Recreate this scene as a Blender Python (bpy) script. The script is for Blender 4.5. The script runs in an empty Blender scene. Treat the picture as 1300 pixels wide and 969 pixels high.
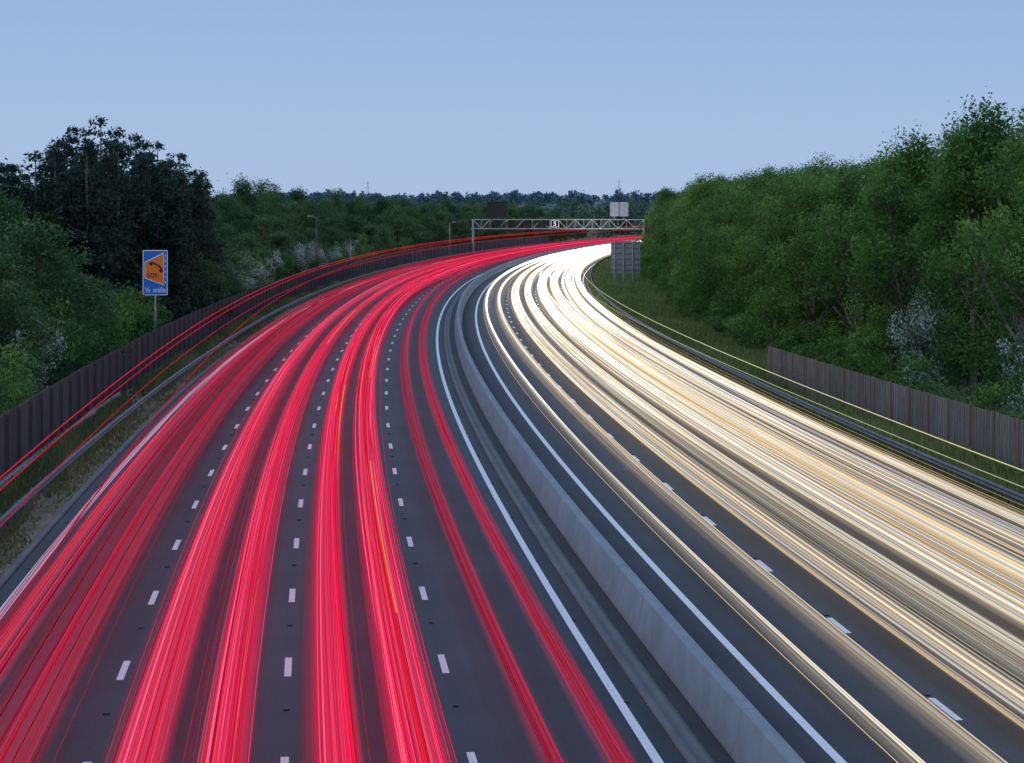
import bpy, math, random
import numpy as np
from mathutils import Vector, Matrix
random.seed(7); rng=np.random.default_rng(7)
scene=bpy.context.scene; coll=scene.collection
scene.view_settings.view_transform='Standard'; scene.view_settings.look='None'; scene.view_settings.exposure=0

# ------------------------------------------------------------------ road axis
A=0.00025
def ref(Y): return -14.3+A*(Y-240)**2
def rp(Y,o):
    s=2*A*(Y-240); k=1/np.sqrt(1+s*s)
    return ref(Y)+o*k, Y-o*s*k
def heading(Y): return math.atan(2*A*(Y-240))

# ------------------------------------------------------------------ helpers
def mk_mesh(name,verts,faces,mat=None,smooth=False):
    me=bpy.data.meshes.new(name)
    verts=np.asarray(verts,dtype=np.float32)
    if isinstance(faces,np.ndarray):
        n,k=faces.shape
        me.vertices.add(len(verts)); me.vertices.foreach_set('co',verts.ravel())
        me.loops.add(n*k); me.loops.foreach_set('vertex_index',faces.astype(np.int32).ravel())
        me.polygons.add(n); me.polygons.foreach_set('loop_start',np.arange(0,n*k,k,dtype=np.int32))
        me.update(calc_edges=True)
    else:
        me.from_pydata([tuple(map(float,v)) for v in verts],[],[tuple(f) for f in faces]); me.update()
    if smooth: me.polygons.foreach_set('use_smooth',[True]*len(me.polygons))
    if mat: me.materials.append(mat)
    return me
def add(name,me,parent=None,loc=(0,0,0),rotz=0,**props):
    o=bpy.data.objects.new(name,me); coll.objects.link(o)
    o.location=loc; o.rotation_euler=(0,0,rotz)
    if parent: o.parent=parent
    for k,v in props.items(): o[k]=v
    return o
class MB:
    def __init__(s): s.v=[];s.f=[]
    def box(s,x0,x1,y0,y1,z0,z1):
        b=len(s.v); s.v+=[(x,y,z) for z in(z0,z1) for y in(y0,y1) for x in(x0,x1)]
        s.f+=[(b,b+2,b+3,b+1),(b+4,b+5,b+7,b+6),(b,b+1,b+5,b+4),(b+2,b+6,b+7,b+3),(b,b+4,b+6,b+2),(b+1,b+3,b+7,b+5)]
    def bar(s,p,q,r0,r1=None,n=4):
        r1=r0 if r1 is None else r1
        p=Vector(p);q=Vector(q);d=(q-p).normalized()
        u=d.cross(Vector((0,0,1)))
        if u.length<1e-3: u=Vector((1,0,0))
        u.normalize(); w=d.cross(u); b=len(s.v)
        for c,r in((p,r0),(q,r1)):
            for i in range(n):
                a=2*math.pi*(i+.5)/n; s.v.append(tuple(c+u*math.cos(a)*r+w*math.sin(a)*r))
        for i in range(n): j=(i+1)%n; s.f.append((b+i,b+j,b+n+j,b+n+i))
        s.f.append(tuple(b+n+i for i in range(n))); s.f.append(tuple(b+n-1-i for i in range(n)))
    def poly(s,pts,y0,y1):
        b=len(s.v);n=len(pts)
        s.v+=[(x,y0,z) for x,z in pts]+[(x,y1,z) for x,z in pts]
        s.f.append(tuple(b+i for i in range(n))); s.f.append(tuple(b+2*n-1-i for i in range(n)))
        for i in range(n): j=(i+1)%n; s.f.append((b+i,b+n+i,b+n+j,b+j))
    def mesh(s,name,mat,smooth=False): return mk_mesh(name,s.v,s.f,mat,smooth)
def text_mesh(txt,size,mat,name,align='CENTER'):
    c=bpy.data.curves.new(name,'FONT'); c.body=txt; c.size=size; c.extrude=0.004; c.align_x=align; c.resolution_u=3; c.offset=.012*size
    o=bpy.data.objects.new(name,c); coll.objects.link(o)
    dg=bpy.context.evaluated_depsgraph_get(); me=bpy.data.meshes.new_from_object(o.evaluated_get(dg))
    bpy.data.objects.remove(o)
    me.transform(Matrix.Rotation(math.pi/2,4,'X')); me.materials.clear(); me.materials.append(mat); me.name=name
    return me
def sweep(name,prof,Ys,mat,closed=False,smooth=False,shift=None):
    Ys=np.asarray(Ys,float);n=len(prof);m=len(Ys); V=np.zeros((m,n,3))
    sh=shift(Ys) if shift else 0
    for j,(o,h) in enumerate(prof):
        X,Y=rp(Ys,o+sh); V[:,j,0]=X;V[:,j,1]=Y;V[:,j,2]=h
    idx=np.arange(m*n).reshape(m,n); F=[]
    cols=n if closed else n-1
    for j in range(cols):
        k=(j+1)%n
        F.append(np.stack([idx[:-1,j],idx[:-1,k],idx[1:,k],idx[1:,j]],1))
    F=np.concatenate(F)
    me=mk_mesh(name,V.reshape(-1,3),F,mat,smooth)
    uv=me.uv_layers.new(name='road'); li=np.zeros(len(me.loops),np.int32); me.loops.foreach_get('vertex_index',li)
    arc=np.concatenate([[0],np.cumsum(np.diff(Ys)*np.sqrt(1+(2*A*(Ys[1:]-240))**2))])
    O=np.array([p[0] for p in prof]); UV=np.stack([O[li%n],arc[li//n]],1)
    uv.data.foreach_set('uv',UV.astype(np.float32).ravel())
    return me
def YS(a,b,step=6): return np.linspace(a,b,int((b-a)/step)+1)

# ------------------------------------------------------------------ materials
def mat_new(name):
    m=bpy.data.materials.new(name); m.use_nodes=True; nt=m.node_tree
    return m,nt,nt.nodes,nt.links,nt.nodes['Principled BSDF']
def noise(N,L,coord,scale,detail=4,mapscale=None):
    t=N.new('ShaderNodeTexNoise'); t.inputs['Scale'].default_value=scale; t.inputs['Detail'].default_value=detail
    if mapscale:
        mp=N.new('ShaderNodeMapping'); mp.inputs['Scale'].default_value=mapscale; L.new(coord,mp.inputs['Vector']); coord=mp.outputs[0]
    L.new(coord,t.inputs['Vector']); return t.outputs['Fac']
def ramp(N,L,fac,stops):
    r=N.new('ShaderNodeValToRGB'); e=r.color_ramp.elements
    while len(e)<len(stops): e.new(0.5)
    for i,(p,c) in enumerate(stops):
        e[i].position=p; e[i].color=(*c,1) if len(c)==3 else c
    L.new(fac,r.inputs['Fac']); return r.outputs['Color']
def mixc(N,L,a,b,fac,mode='MIX'):
    m=N.new('ShaderNodeMix'); m.data_type='RGBA'; m.blend_type=mode
    for s,v in((m.inputs[6],a),(m.inputs[7],b),(m.inputs[0],fac)):
        if isinstance(v,bpy.types.NodeSocket): L.new(v,s)
        else: s.default_value=(*v,1) if isinstance(v,tuple) else v
    return m.outputs[2]
def simple(name,c1,c2,scale=2,rough=.7,metal=0,bump=0):
    m,nt,N,L,B=mat_new(name); tc=N.new('ShaderNodeTexCoord').outputs['Object']
    f=noise(N,L,tc,scale,6); L.new(ramp(N,L,f,[(.3,c1),(.7,c2)]),B.inputs['Base Color'])
    B.inputs['Roughness'].default_value=rough; B.inputs['Metallic'].default_value=metal
    if bump:
        b=N.new('ShaderNodeBump'); b.inputs['Strength'].default_value=bump; b.inputs['Distance'].default_value=.02
        L.new(noise(N,L,tc,scale*8,4),b.inputs['Height']); L.new(b.outputs[0],B.inputs['Normal'])
    return m
def asphalt(name,ca,cb,tyre=.75):
    m,nt,N,L,B=mat_new(name)
    tc=N.new('ShaderNodeTexCoord').outputs['Object']; uv=N.new('ShaderNodeUVMap').outputs[0]
    big=noise(N,L,uv,1,5,(1.6,.035,1)); col=ramp(N,L,big,[(.3,ca),(.72,cb)])
    fine=noise(N,L,tc,14,3); col=mixc(N,L,col,ramp(N,L,fine,[(.3,(.6,.6,.6)),(.7,(1.35,1.35,1.35))]),.8,'MULTIPLY')
    pat=noise(N,L,tc,.25,3); col=mixc(N,L,col,ramp(N,L,pat,[(.35,(.82,.82,.82)),(.65,(1.15,1.15,1.18))]),1.0,'MULTIPLY')
    tr=noise(N,L,uv,1,2,(.9,.002,1)); col=mixc(N,L,col,ramp(N,L,tr,[(.4,(tyre,tyre,tyre)),(.6,(1.1,1.1,1.1))]),1.0,'MULTIPLY')
    L.new(col,B.inputs['Base Color']); B.inputs['Roughness'].default_value=.62
    b=N.new('ShaderNodeBump'); b.inputs['Strength'].default_value=.35; b.inputs['Distance'].default_value=.01
    L.new(noise(N,L,tc,60,2),b.inputs['Height']); L.new(b.outputs[0],B.inputs['Normal'])
    return m
M_asL=asphalt('asphalt_dark',(.030,.039,.050),(.052,.065,.080))
M_asR=asphalt('asphalt_brown',(.034,.038,.048),(.058,.062,.070))
def concrete(name,ca,cb,joint=0,stain=.4):
    m,nt,N,L,B=mat_new(name); tc=N.new('ShaderNodeTexCoord').outputs['Object']; uv=N.new('ShaderNodeUVMap').outputs[0]
    c=ramp(N,L,noise(N,L,tc,.35,4),[(.3,ca),(.7,cb)])
    c=mixc(N,L,c,ramp(N,L,noise(N,L,tc,1,5,(5,1.2,.8)),[(.35,(.75,.75,.75)),(.6,(1.08,1.08,1.08))]),stain,'MULTIPLY')
    if joint:
        sx=N.new('ShaderNodeSeparateXYZ'); L.new(uv,sx.inputs[0])
        a=N.new('ShaderNodeMath');a.operation='MODULO';a.inputs[1].default_value=joint;L.new(sx.outputs[1],a.inputs[0])
        g=N.new('ShaderNodeMath');g.operation='LESS_THAN';g.inputs[1].default_value=.03;L.new(a.outputs[0],g.inputs[0])
        c=mixc(N,L,c,(.12,.12,.12),g.outputs[0])
    L.new(c,B.inputs['Base Color']); B.inputs['Roughness'].default_value=.85
    return m
M_conc=concrete('concrete_barrier',(.20,.24,.27),(.27,.31,.345),12,.5)
M_conc2=concrete('concrete_channel',(.11,.125,.14),(.155,.17,.185),0,.5)
M_conc3=concrete('concrete_gravel_board',(.22,.22,.22),(.32,.32,.31),3,.8)
M_dark=concrete('reservation_asphalt',(.03,.034,.04),(.045,.049,.056),0,.4)
M_paint=simple('road_paint_white',(.68,.72,.76),(.85,.88,.9),6,.6)
M_steel=simple('galvanised_steel',(.30,.33,.35),(.46,.49,.52),3,.5,.2)
M_steelL=simple('dull_galvanised_steel',(.10,.11,.12),(.17,.18,.19),3,.6,.2)
M_steeld=simple('weathered_steel',(.09,.10,.11),(.18,.19,.20),3,.5,.5)
M_pyl=simple('haze_tinted_steel',(.22,.30,.42),(.26,.34,.46),3,.8)  # aerial haze painted into the pylon colour as grey-blue
M_black=simple('black_housing',(.008,.008,.01),(.02,.02,.022),3,.5)
M_greyp=simple('grey_sign_back',(.17,.2,.22),(.24,.27,.30),1,.55,.2)
M_lightp=simple('pale_grey_panel',(.36,.40,.45),(.46,.5,.55),1,.5)
M_blue=simple('blue_sign_face',(.01,.17,.62),(.015,.20,.70),1,.4)
M_white=simple('white_sign_paint',(.82,.82,.82),(.88,.88,.88),1,.4)
M_orange=simple('orange_sign_paint',(.95,.20,.01),(.98,.24,.015),1,.4)
def wood(name,ca,cb,amp=1.0):
    m,nt,N,L,B=mat_new(name); tc=N.new('ShaderNodeTexCoord').outputs['Object']
    at=N.new('ShaderNodeAttribute'); at.attribute_name='tone'
    c=ramp(N,L,at.outputs['Fac'],[(0,ca),(1,cb)])
    c=mixc(N,L,c,ramp(N,L,noise(N,L,tc,1,5,(9,9,.7)),[(.3,(.6,.6,.6)),(.7,(1.25,1.25,1.25))]),amp,'MULTIPLY')
    L.new(c,B.inputs['Base Color']); B.inputs['Roughness'].default_value=.85; return m
M_woodL=wood('weathered_fence_wood',(.075,.068,.07),(.12,.11,.11),.6)
M_woodR=wood('brown_fence_wood',(.155,.14,.14),(.27,.245,.24))
M_post=simple('orange_brown_fence_post',(.20,.125,.08),(.28,.19,.13),3,.8)
M_postL=simple('grey_brown_fence_post',(.06,.055,.054),(.10,.09,.088),3,.8)
M_bark=simple('bark',(.07,.06,.045),(.20,.17,.14),4,.95,0,.5)
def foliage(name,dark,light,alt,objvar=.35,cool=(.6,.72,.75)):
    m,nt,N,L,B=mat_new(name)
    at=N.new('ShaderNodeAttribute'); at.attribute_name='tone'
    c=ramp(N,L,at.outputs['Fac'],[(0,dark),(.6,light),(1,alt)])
    oi=N.new('ShaderNodeObjectInfo')
    c=mixc(N,L,c,ramp(N,L,oi.outputs['Random'],[(0,cool),(.5,(1,1,1)),(1,(1.35,1.18,.85))]),objvar*2,'MULTIPLY')
    L.new(c,B.inputs['Base Color']); B.inputs['Roughness'].default_value=.75
    tr=N.new('ShaderNodeBsdfTranslucent'); L.new(c,tr.inputs['Color'])
    mx=N.new('ShaderNodeMixShader'); mx.inputs[0].default_value=.35; L.new(B.outputs[0],mx.inputs[1]); L.new(tr.outputs[0],mx.inputs[2])
    L.new(mx.outputs[0],nt.nodes['Material Output'].inputs['Surface']); return m
M_leafR=foliage('leaf_fresh_green',(.045,.115,.024),(.11,.245,.05),(.18,.33,.07),.42,(.62,.74,.62))
M_leafL=foliage('leaf_mid_green',(.030,.080,.030),(.070,.155,.050),(.13,.24,.07),.5)
M_leafB=foliage('leaf_shrub_green',(.045,.115,.03),(.10,.23,.055),(.16,.30,.07),.4,(.6,.72,.6))
M_leafC=foliage('needles_dark',(.014,.036,.032),(.030,.068,.05),(.05,.10,.065))
M_leafF=foliage('leaf_far_haze_tint',(.065,.13,.085),(.10,.18,.105),(.13,.21,.13),.1)  # distance haze is mixed into this leaf colour, no volume
M_leafFF=foliage('leaf_farther_haze_blue',(.10,.18,.22),(.12,.205,.245),(.14,.22,.26),.1)  # blue of the skyline wood is painted haze, not leaf colour
M_blossom=foliage('hawthorn_blossom',(.06,.13,.05),(.30,.36,.27),(.66,.71,.68))
M_grass=foliage('verge_grass',(.08,.12,.035),(.17,.20,.07),(.30,.27,.13),.05)
M_bankg=foliage('bank_grass',(.10,.15,.04),(.19,.26,.075),(.30,.33,.13),.05)
m,nt,N,L,B=mat_new('ground_grass'); tc=N.new('ShaderNodeTexCoord').outputs['Object']
c=ramp(N,L,noise(N,L,tc,.4,8),[(.3,(.05,.075,.03)),(.5,(.10,.13,.045)),(.68,(.19,.16,.10))])
c=mixc(N,L,c,ramp(N,L,noise(N,L,tc,5,5),[(.3,(.5,.5,.5)),(.7,(1.4,1.4,1.4))]),1.0,'MULTIPLY')
L.new(c,B.inputs['Base Color']); B.inputs['Roughness'].default_value=.95; M_ground=m
m,nt,N,L,B=mat_new('verge_soil'); tc=N.new('ShaderNodeTexCoord').outputs['Object']
c=ramp(N,L,noise(N,L,tc,.5,8),[(.3,(.09,.085,.04)),(.45,(.17,.135,.08)),(.68,(.24,.19,.13))])
c=mixc(N,L,c,ramp(N,L,noise(N,L,tc,7,5),[(.3,(.55,.55,.55)),(.7,(1.35,1.35,1.35))]),1.0,'MULTIPLY')
L.new(c,B.inputs['Base Color']); B.inputs['Roughness'].default_value=.95; M_verge=m
m,nt,N,L,B=mat_new('light_trail_glow')
at=N.new('ShaderNodeAttribute'); at.attribute_name='glow'
em=N.new('ShaderNodeEmission'); L.new(at.outputs['Color'],em.inputs['Color']); em.inputs['Strength'].default_value=1
L.new(em.outputs[0],nt.nodes['Material Output'].inputs['Surface']); M_trail=m
m.cycles.emission_sampling='NONE'
m,nt,N,L,B=mat_new('light_trail_soft')
at=N.new('ShaderNodeAttribute'); at.attribute_name='glow'
em=N.new('ShaderNodeEmission'); L.new(at.outputs['Color'],em.inputs['Color'])
tp=N.new('ShaderNodeBsdfTransparent'); mx=N.new('ShaderNodeMixShader'); L.new(at.outputs['Alpha'],mx.inputs[0]); L.new(tp.outputs[0],mx.inputs[1]); L.new(em.outputs[0],mx.inputs[2])
L.new(mx.outputs[0],nt.nodes['Material Output'].inputs['Surface']); M_soft=m
m.cycles.emission_sampling='NONE'
m,nt,N,L,B=mat_new('lit_sign_white'); B.inputs['Emission Color'].default_value=(1,1,1,1); B.inputs['Emission Strength'].default_value=.45; M_lit=m

# ------------------------------------------------------------------ ground, road
me=mk_mesh('ground',[(-5000,-800,-.08),(5000,-800,-.08),(5000,7000,-.08),(-5000,7000,-.08)],[(0,1,2,3)],M_ground)
add('ground',me,kind='structure')
Yr=YS(-20,1100,6)
add('road_carriageway',sweep('road_l',[(-8.05,-.1),(-8.05,0),(7.5,0),(7.5,-.1)],Yr,M_asL),kind='structure')
add('road_carriageway',sweep('road_r',[(9.26,-.1),(9.26,0),(23.95,0),(23.95,-.1)],Yr,M_asR),kind='structure')
add('central_reservation',sweep('cr',[(7.5,-.02),(8.50,-.01)],Yr,M_dark),kind='structure')
add('drainage_channel',sweep('ch',[(7.60,-.02),(7.60,.03),(7.82,.03),(7.84,-.015),(7.90,-.015),(7.92,.04),(8.10,.04),(8.10,-.02)],Yr,M_conc2),kind='structure')
add('verge',sweep('vl',[(-12.6,-.02),(-10,.02),(-8.27,-.02)],Yr,M_verge),kind='structure')
add('kerb',sweep('kl',[(-8.27,-.1),(-8.27,.06),(-8.05,.06),(-8.05,-.1)],Yr,M_conc2),kind='structure')
add('kerb',sweep('kr',[(23.95,-.1),(23.95,.07),(24.13,.07),(24.13,-.1)],Yr,M_conc2),kind='structure')
def solid_line(o,w,z=.006): add('edge_marking',sweep('edge',[(o-w/2,z),(o+w/2,z)],Yr,M_paint),kind='structure')
solid_line(-7.5,.24); solid_line(7.05,.2); solid_line(10.5,.2); solid_line(23.5,.2)
def dashes(o,Y0,yend=950):
    v=[];f=[]; Y=Y0
    while Y<yend:
        k=math.sqrt(1+(2*A*(Y-240))**2)
        for yy in(Y,Y+2.0/k):
            for oo in(o-.08,o+.08):
                x,y=rp(yy,oo); v.append((x,y,.006))
        b=len(v)-4; f.append((b,b+1,b+3,b+2)); Y+=9.0/k
    add('lane_marking',mk_mesh('dashes',v,f,M_paint),kind='structure')
for o in(-3.72,0,3.56): dashes(o,47.8-54)
for o in(13.75,17.1,20.4): dashes(o,51.4-63)
mb=MB()
for o in(-3.72,0,3.56,13.75,17.1,20.4,-7.7,7.2):
    Y=47.8+5.5-36
    while Y<300:
        x,y=rp(Y,o); mb.box(x-.06,x+.06,y-.06,y+.06,.002,.03); Y+=9 if abs(o)<15 else 18
add('road_studs',mb.mesh('studs',M_black),kind='stuff',label='small dark reflective road studs between the lane markings',category='road stud')
me=sweep('barrier',[(8.50,0),(8.50,.09),(8.60,.30),(8.70,.9),(8.72,.92),(8.98,.92),(9.0,.9),(9.10,.30),(9.2,.09),(9.2,0)],Yr,M_conc)
add('concrete_barrier',me,label='long blue-grey concrete median barrier curving between the two carriageways',category='barrier')

def guardrail(off,sgn,label,mat,double=False,shift=lambda Y:0*Y):
    ex,ey=rp(60,off)
    e=add('guardrail',None,loc=(ex,ey,0),label=label,category='guardrail',group='steel roadside guardrails')
    prof=[(0,.46),(.03*sgn,.49),(.08*sgn,.52),(.08*sgn,.56),(.03*sgn,.59),(.03*sgn,.63),(.08*sgn,.66),(.08*sgn,.70),(.03*sgn,.73),(0,.75),(-.03*sgn,.74),(-.03*sgn,.48)]
    prof=[(off+a,b) for a,b in prof]
    Y1=YS(-10,760,4)
    me=sweep('rail',prof,Y1,mat,closed=True,shift=shift); me.transform(Matrix.Translation((-ex,-ey,0)))
    add('rail',me,e)
    pm=MB(); pm.box(-.05,.05,-.03,.03,-.1,.73); pm=pm.mesh('post',mat)
    rest=MB(); n=0;Y=30.
    while Y<640:
        x,y=rp(Y,off-.1*sgn+float(shift(Y)))
        if Y>45 and n<80: add('post',pm,e,loc=(x-ex,y-ey,0),rotz=-heading(Y)); n+=1
        else: rest.box(x-ex-.05,x-ex+.05,y-ey-.03,y-ey+.03,-.1,.73)
        Y+=3.2
    add('posts',rest.mesh('posts_rest',mat),e,kind='stuff')
guardrail(-9.3,1,'grey galvanised steel guardrail on posts along the grassy verge',M_steelL,shift=lambda Y:np.clip((Y-70)/80,0,1)*.6)
guardrail(24.6,-1,'dark weathered steel guardrail beside the grass bank',M_steeld)

def fence(offf,Y0,Y1,hgt,mat,pmat,label,pitch=.16,postsp=3.0,board=None,depth=.025):
    o0=offf(Y0); ex,ey=rp(Y0,o0)
    e=add('wooden_fence',None,loc=(ex,ey,0),label=label,category='fence')
    v=[];f=[];tone=[];Y=Y0;i=0
    pt=random.random()
    while Y<Y1:
        p=pitch if Y<320 else pitch*3
        if i%19==0: pt=random.random()
        h=hgt(Y)+random.uniform(-.02,.02); d=depth if i%2 else -depth*.4
        a=rp(Y,offf(Y)+d); b=rp(Y+p*.93,offf(Y)+d); c=rp(Y+p*.93,offf(Y)+d-.03); g=rp(Y,offf(Y)+d-.03)
        k=len(v)
        for q in(a,b,c,g): v.append((q[0]-ex,q[1]-ey,-.08))
        for q in(a,b,c,g): v.append((q[0]-ex,q[1]-ey,h))
        f+=[(k,k+1,k+5,k+4),(k+1,k+2,k+6,k+5),(k+2,k+3,k+7,k+6),(k+3,k,k+4,k+7),(k+4,k+5,k+6,k+7)]
        t=min(1,max(0,.5*pt+.5*random.random())); tone+=[t]*8
        Y+=p;i+=1
    me=mk_mesh('boards',v,f,mat); at=me.attributes.new('tone','FLOAT','POINT'); at.data.foreach_set('value',tone)
    add('boards',me,e)
    Y=Y0; sgn=1 if o0<0 else -1
    rest=MB();n=0
    while Y<Y1:
        x,y=rp(Y,offf(Y)+.10*sgn); h=hgt(Y)+.06
        if n<60:
            m_=MB(); m_.box(-.05,.05,-.05,.05,-.08,h)
            add('post',m_.mesh('post',pmat),e,loc=(x-ex,y-ey,0),rotz=-heading(Y)); n+=1
        else: rest.box(x-ex-.05,x-ex+.05,y-ey-.05,y-ey+.05,-.08,h)
        Y+=postsp if Y<400 else postsp*2
    if rest.v: add('posts',rest.mesh('posts',pmat),e,kind='stuff')
    if board:
        me=sweep('gb',[(o0+.12*sgn,-.08),(o0+.12*sgn,.34),(o0+.24*sgn,.34),(o0+.24*sgn,-.08)],YS(*board,3),M_conc3); me.transform(Matrix.Translation((-ex,-ey,0)))
        add('gravel_board',me,e)
fence(lambda Y:-11.4,55,620,lambda Y:2.65,M_woodL,M_postL,'tall dark weathered wooden noise fence behind the verge',board=(55,118),depth=.012)
fence(lambda Y:26.9+(128-Y)*.032,70,128,lambda Y:2.1,M_woodR,M_post,'grey-brown vertical board wooden fence on the grass bank')

# ------------------------------------------------------------------ grass
def grass(name,regions,label,mat):
    V=[];T=[]
    for (oa,ob,ya,yb,n,h) in regions:
        o=rng.uniform(oa,ob,n); u=rng.random(n); Y=ya+(yb-ya)*u**1.4
        pat=np.sin(o*1.7+Y*.35)+np.sin(Y*.13+2)+rng.normal(0,.6,n); keep=pat>-1.1
        o=o[keep];Y=Y[keep];pat=pat[keep];n=len(o)
        x,y=rp(Y,o); hh=h*rng.uniform(.4,1.2,n)*(1+.25*pat); w=rng.uniform(.02,.05,n)*(1+Y/120); a=rng.uniform(0,np.pi,n)
        dx=np.cos(a)*w;dy=np.sin(a)*w; lx=rng.normal(0,.1,n);ly=rng.normal(0,.1,n)
        tri=np.stack([np.stack([x-dx,y-dy,np.full(n,-.08)],1),np.stack([x+dx,y+dy,np.full(n,-.08)],1),np.stack([x+lx,y+ly,hh],1)],1)
        V.append(tri.reshape(-1,3)); T.append(np.repeat(np.clip(.45+.15*pat+rng.normal(0,.2,n),0,1),3))
    V=np.concatenate(V);T=np.concatenate(T)
    me=mk_mesh(name,V,np.arange(len(V)).reshape(-1,3),mat); at=me.attributes.new('tone','FLOAT','POINT'); at.data.foreach_set('value',T.astype(np.float32))
    add(name,me,kind='stuff',label=label,category='grass')
grass('verge_grass',[(-11.2,-9.6,50,160,24000,.34),(-11.2,-9.0,160,420,24000,.38),(-9.6,-8.35,50,200,6000,.16),(-9.8,-9.1,50,200,5000,.4)],'rough dry tufted grass on the narrow verge',M_grass)
grass('bank_grass',[(24.9,34,60,200,80000,.35),(24.2,36,200,520,60000,.5),(24.9,26.5,60,250,20000,.5)],'long rough grass on the bank beside the carriageway',M_bankg)

# ------------------------------------------------------------------ trees
def leaf_cloud(centers,radii,tones,nleaf,size,squash=.75,updir=.4,shell=.55):
    P=[];T=[]
    for c,r,t in zip(centers,radii,tones):
        n=max(3,int(nleaf*r*r))
        d=rng.normal(size=(n,3)); d/=np.linalg.norm(d,axis=1)[:,None]
        rad=r*(shell+(1-shell)*rng.random(n))*(1+.42*rng.normal(size=n)*.6)
        st=rng.uniform(.75,1.3,3)
        p=d*rad[:,None]*st; p[:,2]*=squash; p+=c
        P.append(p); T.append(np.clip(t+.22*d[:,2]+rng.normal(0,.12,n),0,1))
    P=np.concatenate(P);T=np.concatenate(T);n=len(P)
    nr=rng.normal(size=(n,3)); nr[:,2]=np.abs(nr[:,2])+updir; nr/=np.linalg.norm(nr,axis=1)[:,None]
    u=np.cross(nr,rng.normal(size=(n,3))); u/=np.linalg.norm(u,axis=1)[:,None]; w=np.cross(nr,u)
    s=size*rng.uniform(.55,1.35,n)[:,None]
    V=np.stack([P-u*s,P-w*s*.5+u*s*.1,P+u*s,P+w*s*.55],1).reshape(-1,3)
    return V,np.arange(len(V)).reshape(-1,4),np.repeat(T,4)
def crown_mesh(name,V,F,T,mat):
    me=mk_mesh(name,V,F,mat); at=me.attributes.new('tone','FLOAT','POINT'); at.data.foreach_set('value',T.astype(np.float32)); return me
def deciduous(name,H,R,base,mat,ncl=46,leaf=.26,nleaf=52,wh=0,topw=.75,cr=(.5,1.3)):
    C=[];Rr=[];T=[]
    lob=[random.uniform(0,6.28) for _ in range(5)]
    tops=[(random.uniform(-.5,.5)*R,random.uniform(-.5,.5)*R,random.uniform(.8,1.0)) for _ in range(3)]
    for i in range(ncl):
        h=random.random()**.8
        tx,ty,th=random.choice(tops); z=base+(H*th-base)*h
        prof=math.sin(math.pi*min(1,(h*.85+.15)))**.6*(1 if h<.6 else topw+(1-topw)*(1-h)/.4)
        a=random.uniform(0,6.28); k=1+.22*math.sin(3*a+lob[0])+.15*math.sin(5*a+lob[1])
        rr=R*prof*k*math.sqrt(random.uniform(.1,1))*.8
        C.append(np.array([tx*h+rr*math.cos(a),ty*h+rr*math.sin(a),z*random.uniform(.95,1.04)])); Rr.append(random.uniform(*cr)*R/3.6)
        t=random.uniform(.05,.85)
        if wh: t=1.0 if random.random()<wh else random.uniform(0,.25)
        T.append(t)
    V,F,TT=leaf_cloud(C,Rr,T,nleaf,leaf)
    crown=crown_mesh(name+'_crown',V,F,TT,mat)
    mb=MB(); p=Vector((0,0,-.3)); r=.012*H+.04; pts=[p]
    for k in range(5):
        q=Vector((random.uniform(-.3,.3)*k*.5,random.uniform(-.3,.3)*k*.5,H*.8*(k+1)/5)); mb.bar(p,q,r*(1-k*.17),r*(1-(k+1)*.17),6); p=q; pts.append(q)
    for i in range(min(ncl,22)):
        c=Vector(C[i]); k=1+int(min(3,max(0,(c.z*.6)/(H*.8)*5-1))); s=pts[k]; mid=(s+c)/2+Vector((0,0,-.3))
        mb.bar(s,mid,.08,.055,5); mb.bar(mid,c,.055,.02,4)
    return mb.mesh(name+'_trunk',M_bark,True),crown
def conifer(name,H,R,mat,leaf=.15):
    C=[];Rr=[];T=[]
    mb=MB(); mb.bar((0,0,-.3),(0,0,H*.97),.28,.03,6)
    leaders=[(0,0,H)]+[(random.uniform(-.5,.5)*R,random.uniform(-.5,.5)*R,H*random.uniform(.75,.94)) for _ in range(5)]
    for lx,ly,lh in leaders:
        z=1.0
        mb.bar((0,0,lh*.3),(lx,ly,lh*.95),.12,.02,4)
        while z<lh:
            f=1-z/lh; rad=R*(.10+.9*f**.6)*(1 if (lx,ly)==(0,0) else .6)
            n=max(2,int(4+7*f))
            for i in range(n):
                a=random.uniform(0,6.28); rr=rad*random.uniform(.2,1.1); k=min(1,z/lh*1.2)
                c=np.array([lx*k+rr*math.cos(a),ly*k+rr*math.sin(a),z-rr*.12]); C.append(c); Rr.append(random.uniform(.4,.85)*(.75+.25*f)); T.append(random.uniform(.05,.8))
                if random.random()<.2: mb.bar((lx*k,ly*k,z-.2),tuple(c),.04,.01,3)
            z+=random.uniform(.5,.8)
        for _ in range(3):
            s=Vector((lx,ly,lh*.95)); mb.bar(s,s+Vector((random.uniform(-.4,.4),random.uniform(-.4,.4),random.uniform(.3,.8))),.02,.008,3)
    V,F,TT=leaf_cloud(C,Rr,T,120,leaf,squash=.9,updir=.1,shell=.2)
    return mb.mesh(name+'_trunk',M_bark,True),crown_mesh(name+'_crown',V,F,TT,mat)
def bare(name,H):
    mb=MB()
    def br(p,d,l,r,k):
        q=p+d*l; mb.bar(p,q,r,r*.65,4)
        if k==0: return
        for _ in range(3):
            nd=(d+Vector((random.uniform(-.8,.8),random.uniform(-.8,.8),random.uniform(-.1,.2)))).normalized(); br(q,nd,l*random.uniform(.5,.75),r*.6,k-1)
    br(Vector((0,0,-.2)),Vector((0,0,1)),H*.4,.15,5)
    return mb.mesh(name,M_bark)
DL=[deciduous('dl%d'%i,13,4.3,.9,M_leafL,76,.13,150) for i in range(5)]
DR=[deciduous('dr%d'%i,13,random.uniform(3.9,4.6),.7,M_leafR,95,.11,190) for i in range(6)]
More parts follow.
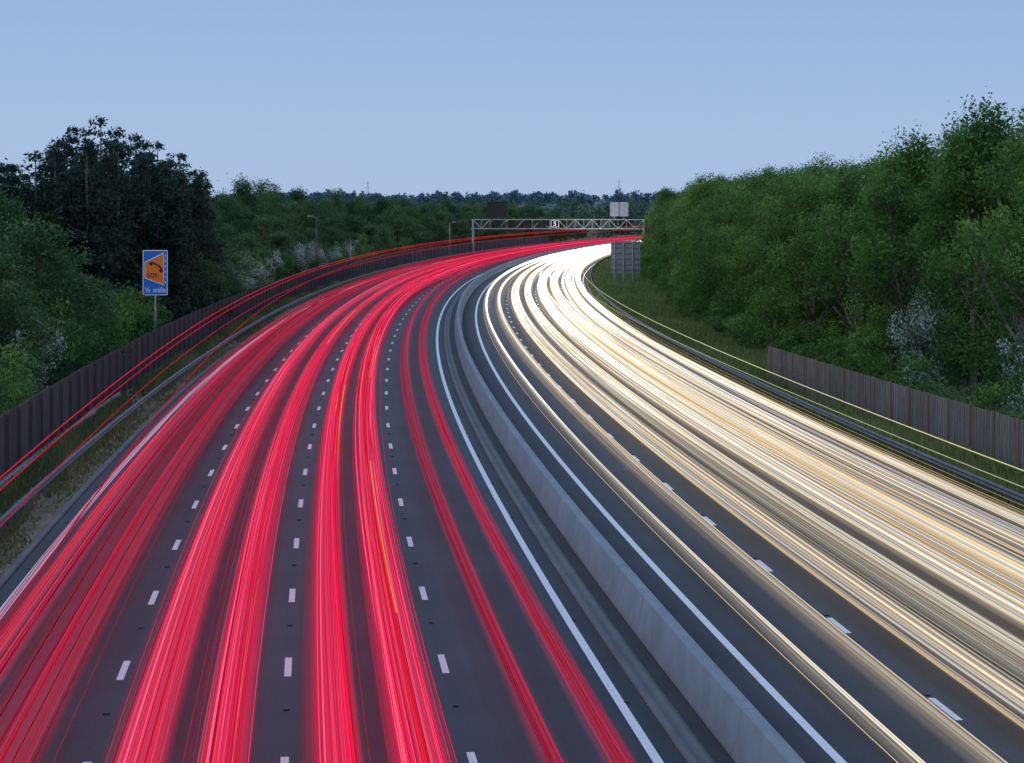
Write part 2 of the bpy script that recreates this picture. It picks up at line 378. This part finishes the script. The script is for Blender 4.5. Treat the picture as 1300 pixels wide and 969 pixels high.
DT=[deciduous('dt%d'%i,13,3.9,4.4,M_leafR,60,.11,200) for i in range(3)]
CO=[conifer('co%d'%i,16,4.2,M_leafC) for i in range(4)]
BL=[deciduous('bl%d'%i,3.2,2.0,.2,M_leafB,24,.10,210)[1] for i in range(3)]
BR=[deciduous('br%d'%i,3.2,2.0,.2,M_leafR,24,.10,210)[1] for i in range(3)]
HW=[deciduous('hw%d'%i,4.5,2.2,.3,M_blossom,44,.07,270,wh=.34)[1] for i in range(2)]
BT=bare('bare_crown',13)
def tree(kind,x,y,s,sz,name,label,cat,group):
    e=add(name,None,loc=(x,y,-.05),rotz=random.uniform(0,6.28),label=label,category=cat,group=group)
    e.scale=(s,s,sz)
    add('trunk',kind[0],e); add('crown',kind[1],e)
def bush(me,x,y,s,sz,name,label,group):
    o=add(name,me,loc=(x,y,-.1),rotz=random.uniform(0,6.28),label=label,category='bush',group=group); o.scale=(s,s,sz)
LL='leafy green broadleaf tree in the wood beside the motorway'
Y=93
while Y<700:
    for row in range(3):
        o=-17.0-row*6.5+random.uniform(-1.5,1.5); yy=Y+random.uniform(-2,2)
        x,y=rp(yy,o)
        if x/y<-.27: continue
        h=(8.2,11.4,13.6)[row]+random.uniform(-2.2,1.8)
        if Y>430: h=(9,11.5,12.8)[row]+random.uniform(-1.2,1.2)
        px=650+2686*x/y
        if 132<y<225 and 70<px<262: h=min(h,random.uniform(5.5,8.5))
        elif px<=70 : h=min(h+1,12.3)
        if abs(px-340)<16 and row>=1: h=15
        tree(random.choice(DL),x,y,random.uniform(.8,1.15)*(.75+.25*h/12),h/13,'broadleaf_tree',LL,'tree','trees in the dark wood')
    Y+=6.6 if Y<300 else 13
for px,Z,top in((20,150,205),(45,152,190),(70,158,174),(98,172,158),(128,168,146),(150,182,160),(172,176,168),(200,186,178),(228,182,192),(248,196,214),(215,172,200),(110,152,180),(150,160,178),(185,165,195),(85,165,168),(5,158,208)):
    x=(px-650)*Z/2686; h=10.5+(265-top)*Z/2686
    tree(random.choice(CO),x,Z,random.uniform(.85,1.1),h/16,'conifer_tree','dark dense evergreen tree with ragged spiky top','tree','dark evergreen trees')
for px,Z,top in((92,176,150),(165,184,148),(8,165,185)):
    e=add('bare_tree',None,loc=((px-650)*Z/2686,Z,0),label='leafless thin tree rising above the evergreens',category='tree'); h=10.5+(265-top)*Z/2686; e.scale=(.7,.7,h/14.5); add('crown',BT,e)
Y=80
while Y<420:
    o=-14.2+random.uniform(-.6,.3); x,y=rp(Y,o)
    if x/y>-.27:
        s=random.uniform(.75,1.1); r=random.random()
        if (210<Y<340 and r<.6) or r<.05: bush(random.choice(HW),x,y,s,random.uniform(.9,1.4),'hawthorn_bush','hawthorn bush covered in white blossom behind the fence','flowering hawthorn bushes')
        else: bush(random.choice(BL),x,y,s,random.uniform(1.0,1.8),'bush','fresh green bush growing behind the wooden fence','bushes behind the fence')
    Y+=3.4 if Y<250 else 6
Y=86
while Y<600:
    for row in range(3):
        o=34.8+row*5.6+random.uniform(-1.2,1.4)+3.2*min(1,max(0,(Y-200)/60)); x,y=rp(Y+random.uniform(-2,2),o)
        if x/y>.275 or y<84: continue
        h=13.0+row*1.0+random.uniform(-1.5,1.5)+max(0,(150-Y))*.05+max(0,Y-250)*.002
        k=random.choice(DT) if (row==0 and random.random()<(.55 if Y<150 else .2)) else random.choice(DR)
        tree(k,x,y,random.uniform(.85,1.15),h/13,'broadleaf_tree','fresh green broadleaf tree at the edge of the wood','tree','fresh green trees along the bank')
    Y+=5.9 if Y<300 else 12
Y=84
while Y<480:
    o=31.2+random.uniform(-.8,1.4)+2.6*min(1,max(0,(Y-200)/60)); x,y=rp(Y,o)
    if x/y<.27:
        r=random.random()
        if (Y<125 and r<.22) or r<.02: bush(random.choice(HW),x+1.2,y+1.5,random.uniform(.75,1.0),random.uniform(1.1,1.5),'hawthorn_bush','white blossoming hawthorn bush below the trees','flowering hawthorn bushes')
        else: bush(random.choice(BR),x,y,random.uniform(.7,1.1),random.uniform(.5,1.1),'bush','green undergrowth bush at the foot of the trees','bushes along the bank')
    Y+=4.2 if Y<250 else 6
for Y,o,sz in((410,32.0,1.2),(425,31.4,1.4),(440,31.2,1.5),(455,31,1.5),(470,31,1.6),(486,31.5,1.6),(515,31,1.7),(530,31,1.8),(548,30.5,1.8),(566,30.5,1.9),(585,30.5,2.0),(604,30,2.0),(622,30,2.0)):
    x,y=rp(Y,o); bush(random.choice(BR),x,y,1.15,sz,'bush','green undergrowth bush at the foot of the trees','bushes along the bank')
def far_wood(name,n,ya,yb,xa,xb,ha,hb,zb,size,mat,label,nl):
    C=[];R=[];T=[]
    for i in range(n):
        y=random.uniform(ya,yb); x=random.uniform(xa,xb); o=(x-ref(y))/math.sqrt(1+(2*A*(y-240))**2)
        if -14<o<36 and y<1200: continue
        h=random.uniform(ha,hb); t=random.uniform(.1,.9)
        for k in range(5):
            C.append(np.array([x+random.uniform(-4,4),y+random.uniform(-3,3),zb+h*(.12+.17*k)])); R.append((h*.32)*random.uniform(.7,1.1)); T.append(t)
    V,F,TT=leaf_cloud(C,R,T,nl,size)
    add(name,crown_mesh(name,V,F,TT,mat),kind='stuff',label=label,category='woodland')
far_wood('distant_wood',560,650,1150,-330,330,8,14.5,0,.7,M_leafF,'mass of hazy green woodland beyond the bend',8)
far_wood('distant_hill_wood',900,1700,2300,-620,620,7,14,12,1.6,M_leafFF,'distant woodland tinted blue-grey with haze along the skyline',3)
hv=[];hf=[]
nx,ny=60,8
for j in range(ny):
    for i in range(nx):
        x=-2500+5000*i/(nx-1); y=1300+j*350
        hv.append((x,y,-.3+22*math.sin(min(1,j/3)*math.pi/2)*(.85+.15*math.sin(x*.004)+.05*math.sin(x*.013))))
for j in range(ny-1):
    for i in range(nx-1): b=j*nx+i; hf.append((b,b+1,b+nx+1,b+nx))
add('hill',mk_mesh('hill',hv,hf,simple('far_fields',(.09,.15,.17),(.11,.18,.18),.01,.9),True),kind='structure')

# ------------------------------------------------------------------ gantry
YG=495; gx,gy=rp(YG,-11.2); L_=40.0
G=add('sign_gantry',None,loc=(gx,gy,0),rotz=-heading(YG)*.6,label='grey steel lattice sign gantry spanning both carriageways',category='gantry')
mb=MB()
for y in(-.7,.7):
    for z in(5.8,7.95): mb.bar((-.3,y,z),(L_+.3,y,z),.17)
n=20
for i in range(n):
    x0=i*L_/n;x1=(i+1)*L_/n
    for y in(-.7,.7):
        mb.bar((x0,y,5.8 if i%2 else 7.95),(x1,y,7.95 if i%2 else 5.8),.11)
        mb.bar((x0,y,5.8),(x0,y,7.95),.06)
    for z in(5.8,7.95): mb.bar((x0,-.7,z),(x1,.7,z),.05)
add('truss_beam',mb.mesh('truss',M_steel),G)
for x in(0,L_):
    mb=MB()
    for y in(-.75,.75): mb.bar((x,y,-.1),(x,y,8.0),.24,.2,8)
    for k in range(5): mb.bar((x,-.75,.6+k*1.3),(x,.75,1.9+k*1.3),.06)
    mb.box(x-.6,x+.6,-1.3,1.3,-.1,.35)
    add('leg',mb.mesh('gleg',M_steel),G)
mb=MB(); mb.box(-.1,L_,-.35,.35,5.95,6.02)
add('walkway',mb.mesh('walk',M_steeld),G)
mb=MB(); mb.box(3.4,8.2,-1.2,-.7,8.7,12.0); mb.box(3.2,8.4,-1.3,-1.2,8.6,8.7); mb.box(3.2,8.4,-1.3,-1.2,12.0,12.1); mb.bar((4.4,-.9,7.9),(4.4,-.9,8.7),.09); mb.bar((7.2,-.9,7.9),(7.2,-.9,8.7),.09)
add('message_sign',mb.mesh('msg',M_black),G,label='large dark electronic message sign box')
mb=MB(); mb.box(32.2,34.2,-1.1,-.7,8.7,12.0); mb.box(34.4,36.4,-1.1,-.7,8.7,12.0)
for x in(33.2,35.4): mb.bar((x,-.8,7.9),(x,-.8,8.7),.09)
add('sign_back',mb.mesh('sgb',M_lightp),G,label='pale grey rear of a twin panel sign')
sig=MB(); sig.box(-.9,.9,-1.05,-.75,6.1,7.6); sig.box(-1.0,1.0,-1.3,-1.05,7.6,7.68); sig.box(-1.0,-.94,-1.3,-1.05,6.1,7.6); sig.box(.94,1.0,-1.3,-1.05,6.1,7.6); sig=sig.mesh('lane_signal',M_black)
for x in(5.6,9.3,12.9,16.4): add('lane_signal',sig,G,loc=(x,0,0))
mb=MB(); mb.box(18.3,20.3,-1.0,-.8,6.1,7.9); add('number_panel',mb.mesh('np',M_black),G)
mb=MB()
for b in((18.35,20.25,7.75,7.85),(18.35,20.25,6.15,6.25),(18.35,18.45,6.25,7.75),(20.15,20.25,6.25,7.75)): mb.box(b[0],b[1],-1.03,-1.005,b[2],b[3])
add('panel_border',mb.mesh('pb',M_lit),G)
add('lettering',text_mesh('5',1.5,M_lit,'gnum'),G,loc=(19.3,-1.03,6.47))
sb=MB(); sb.box(-.8,.8,.75,1.05,6.2,7.6); sb=sb.mesh('sigback',M_steeld)
for x in(24.0,27.5,31.0): add('lane_signal',sb,G,loc=(x,0,0))

Z=297; sx=(794-650)*Z/2686
S=add('road_sign',None,loc=(sx,Z,0),rotz=-.05,label='rear of a large grey panelled road sign on posts',category='road sign')
mb=MB(); mb.box(-2.05,2.05,0,.05,1.45,5.9); add('panel',mb.mesh('rsp',M_greyp),S)
mb=MB()
for z in(1.9,2.6,3.4,4.2,5.0,5.6): mb.box(-2.05,2.05,-.08,-.002,z-.04,z+.04)
add('stiffening_rail',mb.mesh('rsr',M_steeld),S)
for x in(-1.5,-.3,1.0):
    mb=MB(); mb.bar((x,-.16,-.1),(x,-.16,5.7),.075,.075,8); add('post',mb.mesh('rspost',M_steel),S)

# ------------------------------------------------------------------ SOS sign
Z=147; sx=(197-650)*Z/2686
S=add('emergency_telephone_sign',None,loc=(sx,Z,0),rotz=.12,label='blue and orange SOS telephone sign reading half mile on a pole',category='road sign')
def rrect(x0,x1,z0,z1,r,n=5):
    P=[]
    for cx,cz,a0 in((x1-r,z0+r,-90),(x1-r,z1-r,0),(x0+r,z1-r,90),(x0+r,z0+r,180)):
        for i in range(n+1):
            a=math.radians(a0+90*i/n); P.append((cx+r*math.cos(a),cz+r*math.sin(a)))
    return P
z0,z1=4.48,7.62
mb=MB(); mb.bar((0,.09,-.1),(0,.09,7.3),.07,.07,10); add('post',mb.mesh('sospost',M_steel,True),S)
mb=MB(); mb.poly(rrect(-.86,.86,z0,z1,.1),-.02,.02); add('border',mb.mesh('sosw',M_white),S)
mb=MB(); mb.poly(rrect(-.80,.80,z0+.06,z1-.06,.08),-.030,-.021); add('panel',mb.mesh('sosb',M_blue),S)
mb=MB(); mb.poly([(-.72,5.66),(.60,5.16),(.60,7.46),(-.72,6.80)],-.040,-.031); add('patch_border',mb.mesh('sosw2',M_white),S)
mb=MB(); mb.poly([(-.67,5.71),(.55,5.25),(.55,7.36),(-.67,6.76)],-.050,-.041); add('orange_patch',mb.mesh('soso',M_orange),S)
ca,sa=math.cos(math.radians(-35)),math.sin(math.radians(-35))
tr=lambda P:[( .08+x*ca-z*sa, 6.46+x*sa+z*ca) for x,z in P]
mb=MB()
def arc(x): return .08*(1-(x/.5)**2)
for i in range(10):
    a=-.46+i*.092; b=a+.092
    mb.poly(tr([(a,arc(a)),(b,arc(b)),(b,arc(b)+.11),(a,arc(a)+.11)]),-.060,-.051)
for sg in(-1,1):
    c_=[(sg*.42+.13*math.cos(t*math.pi/4),-.04+.13*math.sin(t*math.pi/4)) for t in range(8)]
    mb.poly(tr(c_),-.063,-.051)
add('handset_symbol',mb.mesh('hs',M_black),S)
add('lettering',text_mesh('SOS',.42,M_black,'sos'),S,loc=(-.20,-.056,5.72))
add('lettering',text_mesh('\u00bd mile',.52,M_white,'mile'),S,loc=(0,-.036,4.68))
mb=MB()
for k in range(6): mb.box(.68,.73,-.038,-.031,5.3+k*.37,5.46+k*.37)
add('distance_bars',mb.mesh('db',M_white),S)

def pole(px,yb,yt,label,arm=1,mat=M_steeld,rr=.09):
    Z=28200/(yb-265); x=(px-650)*Z/2686; h=10.5-(yt-265)*Z/2686
    e=add('camera_pole',None,loc=(x,Z,0),label=label,category='pole',group='thin roadside poles')
    mb=MB(); mb.bar((0,0,-.1),(0,0,h),rr,rr*.6,8); add('pole',mb.mesh('pl',mat,True),e)
    mb=MB(); mb.bar((0,0,h-.1),(arm*.8,0,h+.1),.05,.04,6); mb.box(min(arm*.6,arm*1.3),max(arm*.6,arm*1.3),-.18,.18,h+.05,h+.3); add('camera',mb.mesh('plh',M_greyp),e)
pole(571,328,283,'thin grey steel camera pole beside the fence',1,M_steel)
pole(445,350,308,'thin grey steel camera pole among bushes',1,M_steel)
pole(402,362,276,'tall thin grey lamp pole among trees',-1,M_steeld,.06)
for px,Z,top in((467,2400,230),(786,2500,228)):
    x=(px-650)*Z/2686; h=10.5+(265-top)*Z/2686
    mb=MB()
    for sx_ in(-1,1):
        for sy in(-1,1): mb.bar((sx_*2.5,sy*2.5,0),(sx_*.4,sy*.4,h),.12,.08)
    for k in range(6):
        z=h*k/6; w=2.5-2.1*k/6; mb.bar((-w,-w,z),(w,-w,z+h/6),.08); mb.bar((w,-w,z),(-w,-w,z+h/6),.08)
    for z in(.7,.82,.94): mb.bar((-4.5,0,h*z),(4.5,0,h*z),.12)
    add('electricity_pylon',mb.mesh('pyl',M_pyl),loc=(x,Z,0),label='tiny steel lattice electricity pylon on the skyline',category='pylon',group='pylons on the skyline')

# ------------------------------------------------------------------ light trails
class Trails:
    def __init__(s): s.V=[];s.F=[];s.C=[];s.M=[];s.n=0
    def tube(s,Ys,off,h,r,col,bri):
        X,Y=rp(Ys,off); m=len(Ys); hd=np.arctan(2*A*(Ys-240)); nx=np.cos(hd);ny=-np.sin(hd)
        rr=r*(1+Ys/420.)
        V=np.zeros((m,4,3))
        for k,(a,b) in enumerate(((-1,0),(0,-1),(1,0),(0,1))):
            V[:,k,0]=X+nx*a*rr;V[:,k,1]=Y+ny*a*rr;V[:,k,2]=h+b*rr
        idx=s.n+np.arange(m*4).reshape(m,4)
        for k in range(4):
            j=(k+1)%4; s.F.append(np.stack([idx[:-1,k],idx[:-1,j],idx[1:,j],idx[1:,k]],1)); s.M.append(np.zeros(m-1,np.int32))
        C=np.ones((m,4,4)); C[:,:,:3]=np.asarray(col)[None,None,:]*bri[:,None,None]
        s.V.append(V.reshape(-1,3));s.C.append(C.reshape(-1,4)); s.n+=m*4
    def band(s,Ys,off,h,w,col,alpha,bri=1):
        X,Y=rp(Ys,off); m=len(Ys); hd=np.arctan(2*A*(Ys-240)); nx=np.cos(hd);ny=-np.sin(hd)
        ks=(-1,-.4,.4,1); al=(0,1,1,0)
        V=np.zeros((m,4,3)); C=np.zeros((m,4,4))
        for k,a in enumerate(ks):
            V[:,k,0]=X+nx*a*w;V[:,k,1]=Y+ny*a*w;V[:,k,2]=h
            C[:,k,:3]=np.asarray(col)[None,:]*(bri[:,None] if hasattr(bri,'__len__') else bri); C[:,k,3]=al[k]*alpha
        idx=s.n+np.arange(m*4).reshape(m,4)
        for k in range(3):
            s.F.append(np.stack([idx[:-1,k],idx[:-1,k+1],idx[1:,k+1],idx[1:,k]],1)); s.M.append(np.ones(m-1,np.int32))
        s.V.append(V.reshape(-1,3));s.C.append(C.reshape(-1,4)); s.n+=m*4
    def finish(s,name,**props):
        V=np.concatenate(s.V); me=mk_mesh(name,V,np.concatenate(s.F),M_trail); me.materials.append(M_soft)
        me.polygons.foreach_set('material_index',np.concatenate(s.M))
        at=me.attributes.new('glow','FLOAT_COLOR','POINT'); at.data.foreach_set('color',np.concatenate(s.C).astype(np.float32).ravel())
        return add(name,me,**props)
YT=np.concatenate([np.arange(20,300,5.),np.arange(300,860,9.)])
def wander(amp=.12):
    w=np.zeros_like(YT)
    for _ in range(3): w+=amp*rng.uniform(.3,1)*np.sin(YT*2*np.pi/rng.uniform(220,620)+rng.uniform(0,6.28))
    return w
def lanechange(Yc,dl,length=220):
    t=np.clip((YT-Yc)/length+.5,0,1); return dl*(3*t*t-2*t**3)
def vehicle(T,c,tw,h,kind,extra=None,inten=1.0,nst=4):
    w=c+wander(.11 if kind=='red' else .13)+(extra if extra is not None else 0)
    for side in(-1,1):
        base=w+side*tw*.5
        hb=h-.12+rng.uniform(-.06,.06)
        grow=.68+.75*np.clip((YT-65)/120,0,1)+2.3*np.clip((YT-160)/190,0,1)
        if kind=='red': T.band(YT,base,hb,rng.uniform(.14,.34),(.95,.035,.12),rng.uniform(.08,.32)*min(1,inten))
        else: T.band(YT,base,hb,rng.uniform(.12,.30),(1.0,.84,.62),rng.uniform(.08,.26)*min(1,inten),grow)
        sd=rng.uniform(.03,.10)
        for k in range(nst):
            lat=rng.normal(0,sd); hh=h+rng.normal(0,.045)
            flick=1+.25*np.sin(YT/rng.uniform(15,60)+rng.uniform(0,6))
            if kind=='red':
                b=max(.45,inten)*rng.choice([.5,.75,.95,1.15])*flick; p=rng.random()
                col=(.88,.014,.085) if p<.45 else ((.95,.02,.03) if p<.6 else (1.0,.10,.21))
                T.tube(YT,base+lat,hh,rng.uniform(.005,.016),col,b)
            else:
                p=rng.random(); col=np.array((1.0,.91,.74) if p<.45 else ((1.,.68,.34) if p<.75 else (.94,.97,.97)))
                b=inten*rng.choice([.55,.9,1.15,1.6])*flick*grow; r=rng.uniform(.007,.028)
                T.tube(YT,base+lat,hh,r,col,b)
specs=[(-5.55,1.45,6,.6,.28),(-1.85,1.5,11,1.0,.17),(1.85,1.5,13,1.0,.18),(5.45,1.2,3,.35,.15)]
lanes=['nearside lane','second lane','third lane','outer lane']
for (c,tw,n,inten,sp),ln in zip(specs,lanes):
    T=Trails()
    for i in range(n):
        ex=None
        if rng.random()<.12: ex=lanechange(rng.uniform(230,400),rng.choice([-3.6,3.6]) if abs(c)<5 else (-3.6 if c>0 else 3.6))
        vehicle(T,c+rng.normal(0,sp),tw+rng.normal(0,.07),rng.uniform(.65,1.0),'red',ex,inten*rng.uniform(.6,1.2),4)
    for i in range(int(n*1.2)):
        T.tube(YT,c+rng.uniform(-1.5,1.5)+wander(),rng.uniform(.4,1.3),rng.uniform(.004,.008),(.8,.015,.07),np.full(len(YT),rng.uniform(.3,.8)))
    T.finish('red_light_trails',kind='stuff',label='glowing red tail light trails streaking along the '+ln,category='light trails')
specs=[(12.15,1.35,2,.8,.2,4),(15.4,1.5,8,1.0,.32,5),(18.8,1.5,10,1.0,.34,5),(22.0,1.5,8,.9,.3,5)]
for (c,tw,n,inten,sp,ns),ln in zip(specs,lanes[::-1]):
    T=Trails()
    for i in range(n):
        ex=None
        if rng.random()<.15 and n>3: ex=lanechange(rng.uniform(190,330),rng.choice([-3.3,3.3]) if c<20 else -3.3)
        vehicle(T,c+rng.normal(0,sp),tw+rng.normal(0,.07),rng.uniform(.55,.8),'white',ex,inten*rng.uniform(.7,1.2),ns)
    for i in range(n):
        T.tube(YT,c+rng.uniform(-1.5,1.5)+wander(),rng.uniform(.4,1.3),rng.uniform(.005,.010),(1,.72,.4),np.full(len(YT),rng.uniform(.3,.9)))
    T.finish('white_light_trails',kind='stuff',label='glowing white and amber headlight trails along the '+ln,category='light trails')
def single(off,h,r,col,b,ya,yb,label):
    T=Trails(); m=(YT>=ya)&(YT<=yb); T.tube(YT[m],np.full(m.sum(),off)+wander(.05)[m],h,r,col,np.full(m.sum(),b)); T.finish('light_trail',label=label,category='light trail',group='single light trails')
for off,h,b in((-6.9,4.1,.8),(-6.75,3.9,.6),(-4.4,4.0,.45),(-6.8,3.0,.45)):
    single(off,h,.018,(.9,.012,.05),b,20,900,'thin red marker light trail high above the nearside lane')
for off,a,b_ in((1.35,75,115),(2.6,50,82),(2.62,120,160),(1.1,100,150),(-.9,150,200)):
    single(off,.92,.014,(1.0,.34,.06),.85,a,b_,'short amber indicator light trail among the red trails')
single(23.3,2.05,.018,(.9,.85,.45),.7,30,330,'thin yellow marker light trail above the steel guardrail')
single(21.6,2.2,.014,(.9,.8,.5),.5,30,400,'thin yellow marker light trail above the steel guardrail')

# ------------------------------------------------------------------ world, sun, camera
w=bpy.data.worlds.new('World'); scene.world=w; w.use_nodes=True; nt=w.node_tree; N=nt.nodes; L=nt.links
bg=N['Background']; sky=N.new('ShaderNodeTexSky'); sky.sky_type='NISHITA'; sky.sun_disc=False
sky.sun_elevation=math.radians(3); sky.sun_rotation=math.radians(120)
L.new(sky.outputs[0],bg.inputs['Color']); bg.inputs['Strength'].default_value=.015
tc=N.new('ShaderNodeTexCoord'); sx=N.new('ShaderNodeSeparateXYZ'); L.new(tc.outputs['Generated'],sx.inputs[0])
r=ramp(N,L,sx.outputs[2],[(0,(.385,.52,.745)),(.03,(.36,.505,.75)),(.10,(.275,.435,.72)),(1,(.33,.47,.74))])
b2=N.new('ShaderNodeBackground'); L.new(r,b2.inputs['Color']); b2.inputs['Strength'].default_value=1.0
ad=N.new('ShaderNodeAddShader'); L.new(bg.outputs[0],ad.inputs[0]); L.new(b2.outputs[0],ad.inputs[1]); L.new(ad.outputs[0],N['World Output'].inputs['Surface'])
sd=bpy.data.lights.new('sun','SUN'); sd.energy=.45; sd.angle=math.radians(20); sd.color=(1,.92,.8)
so=bpy.data.objects.new('sun',sd); coll.objects.link(so); so.rotation_euler=(math.radians(50),0,math.radians(-40))
cd=bpy.data.cameras.new('camera'); co=bpy.data.objects.new('camera',cd); coll.objects.link(co)
co.location=(0,0,10.5); co.rotation_euler=(math.pi/2,0,0); cd.sensor_width=36; cd.lens=2686/1300*36
cd.shift_y=-(484.5-265)/1300; cd.clip_end=20000; cd.clip_start=.5
scene.camera=co
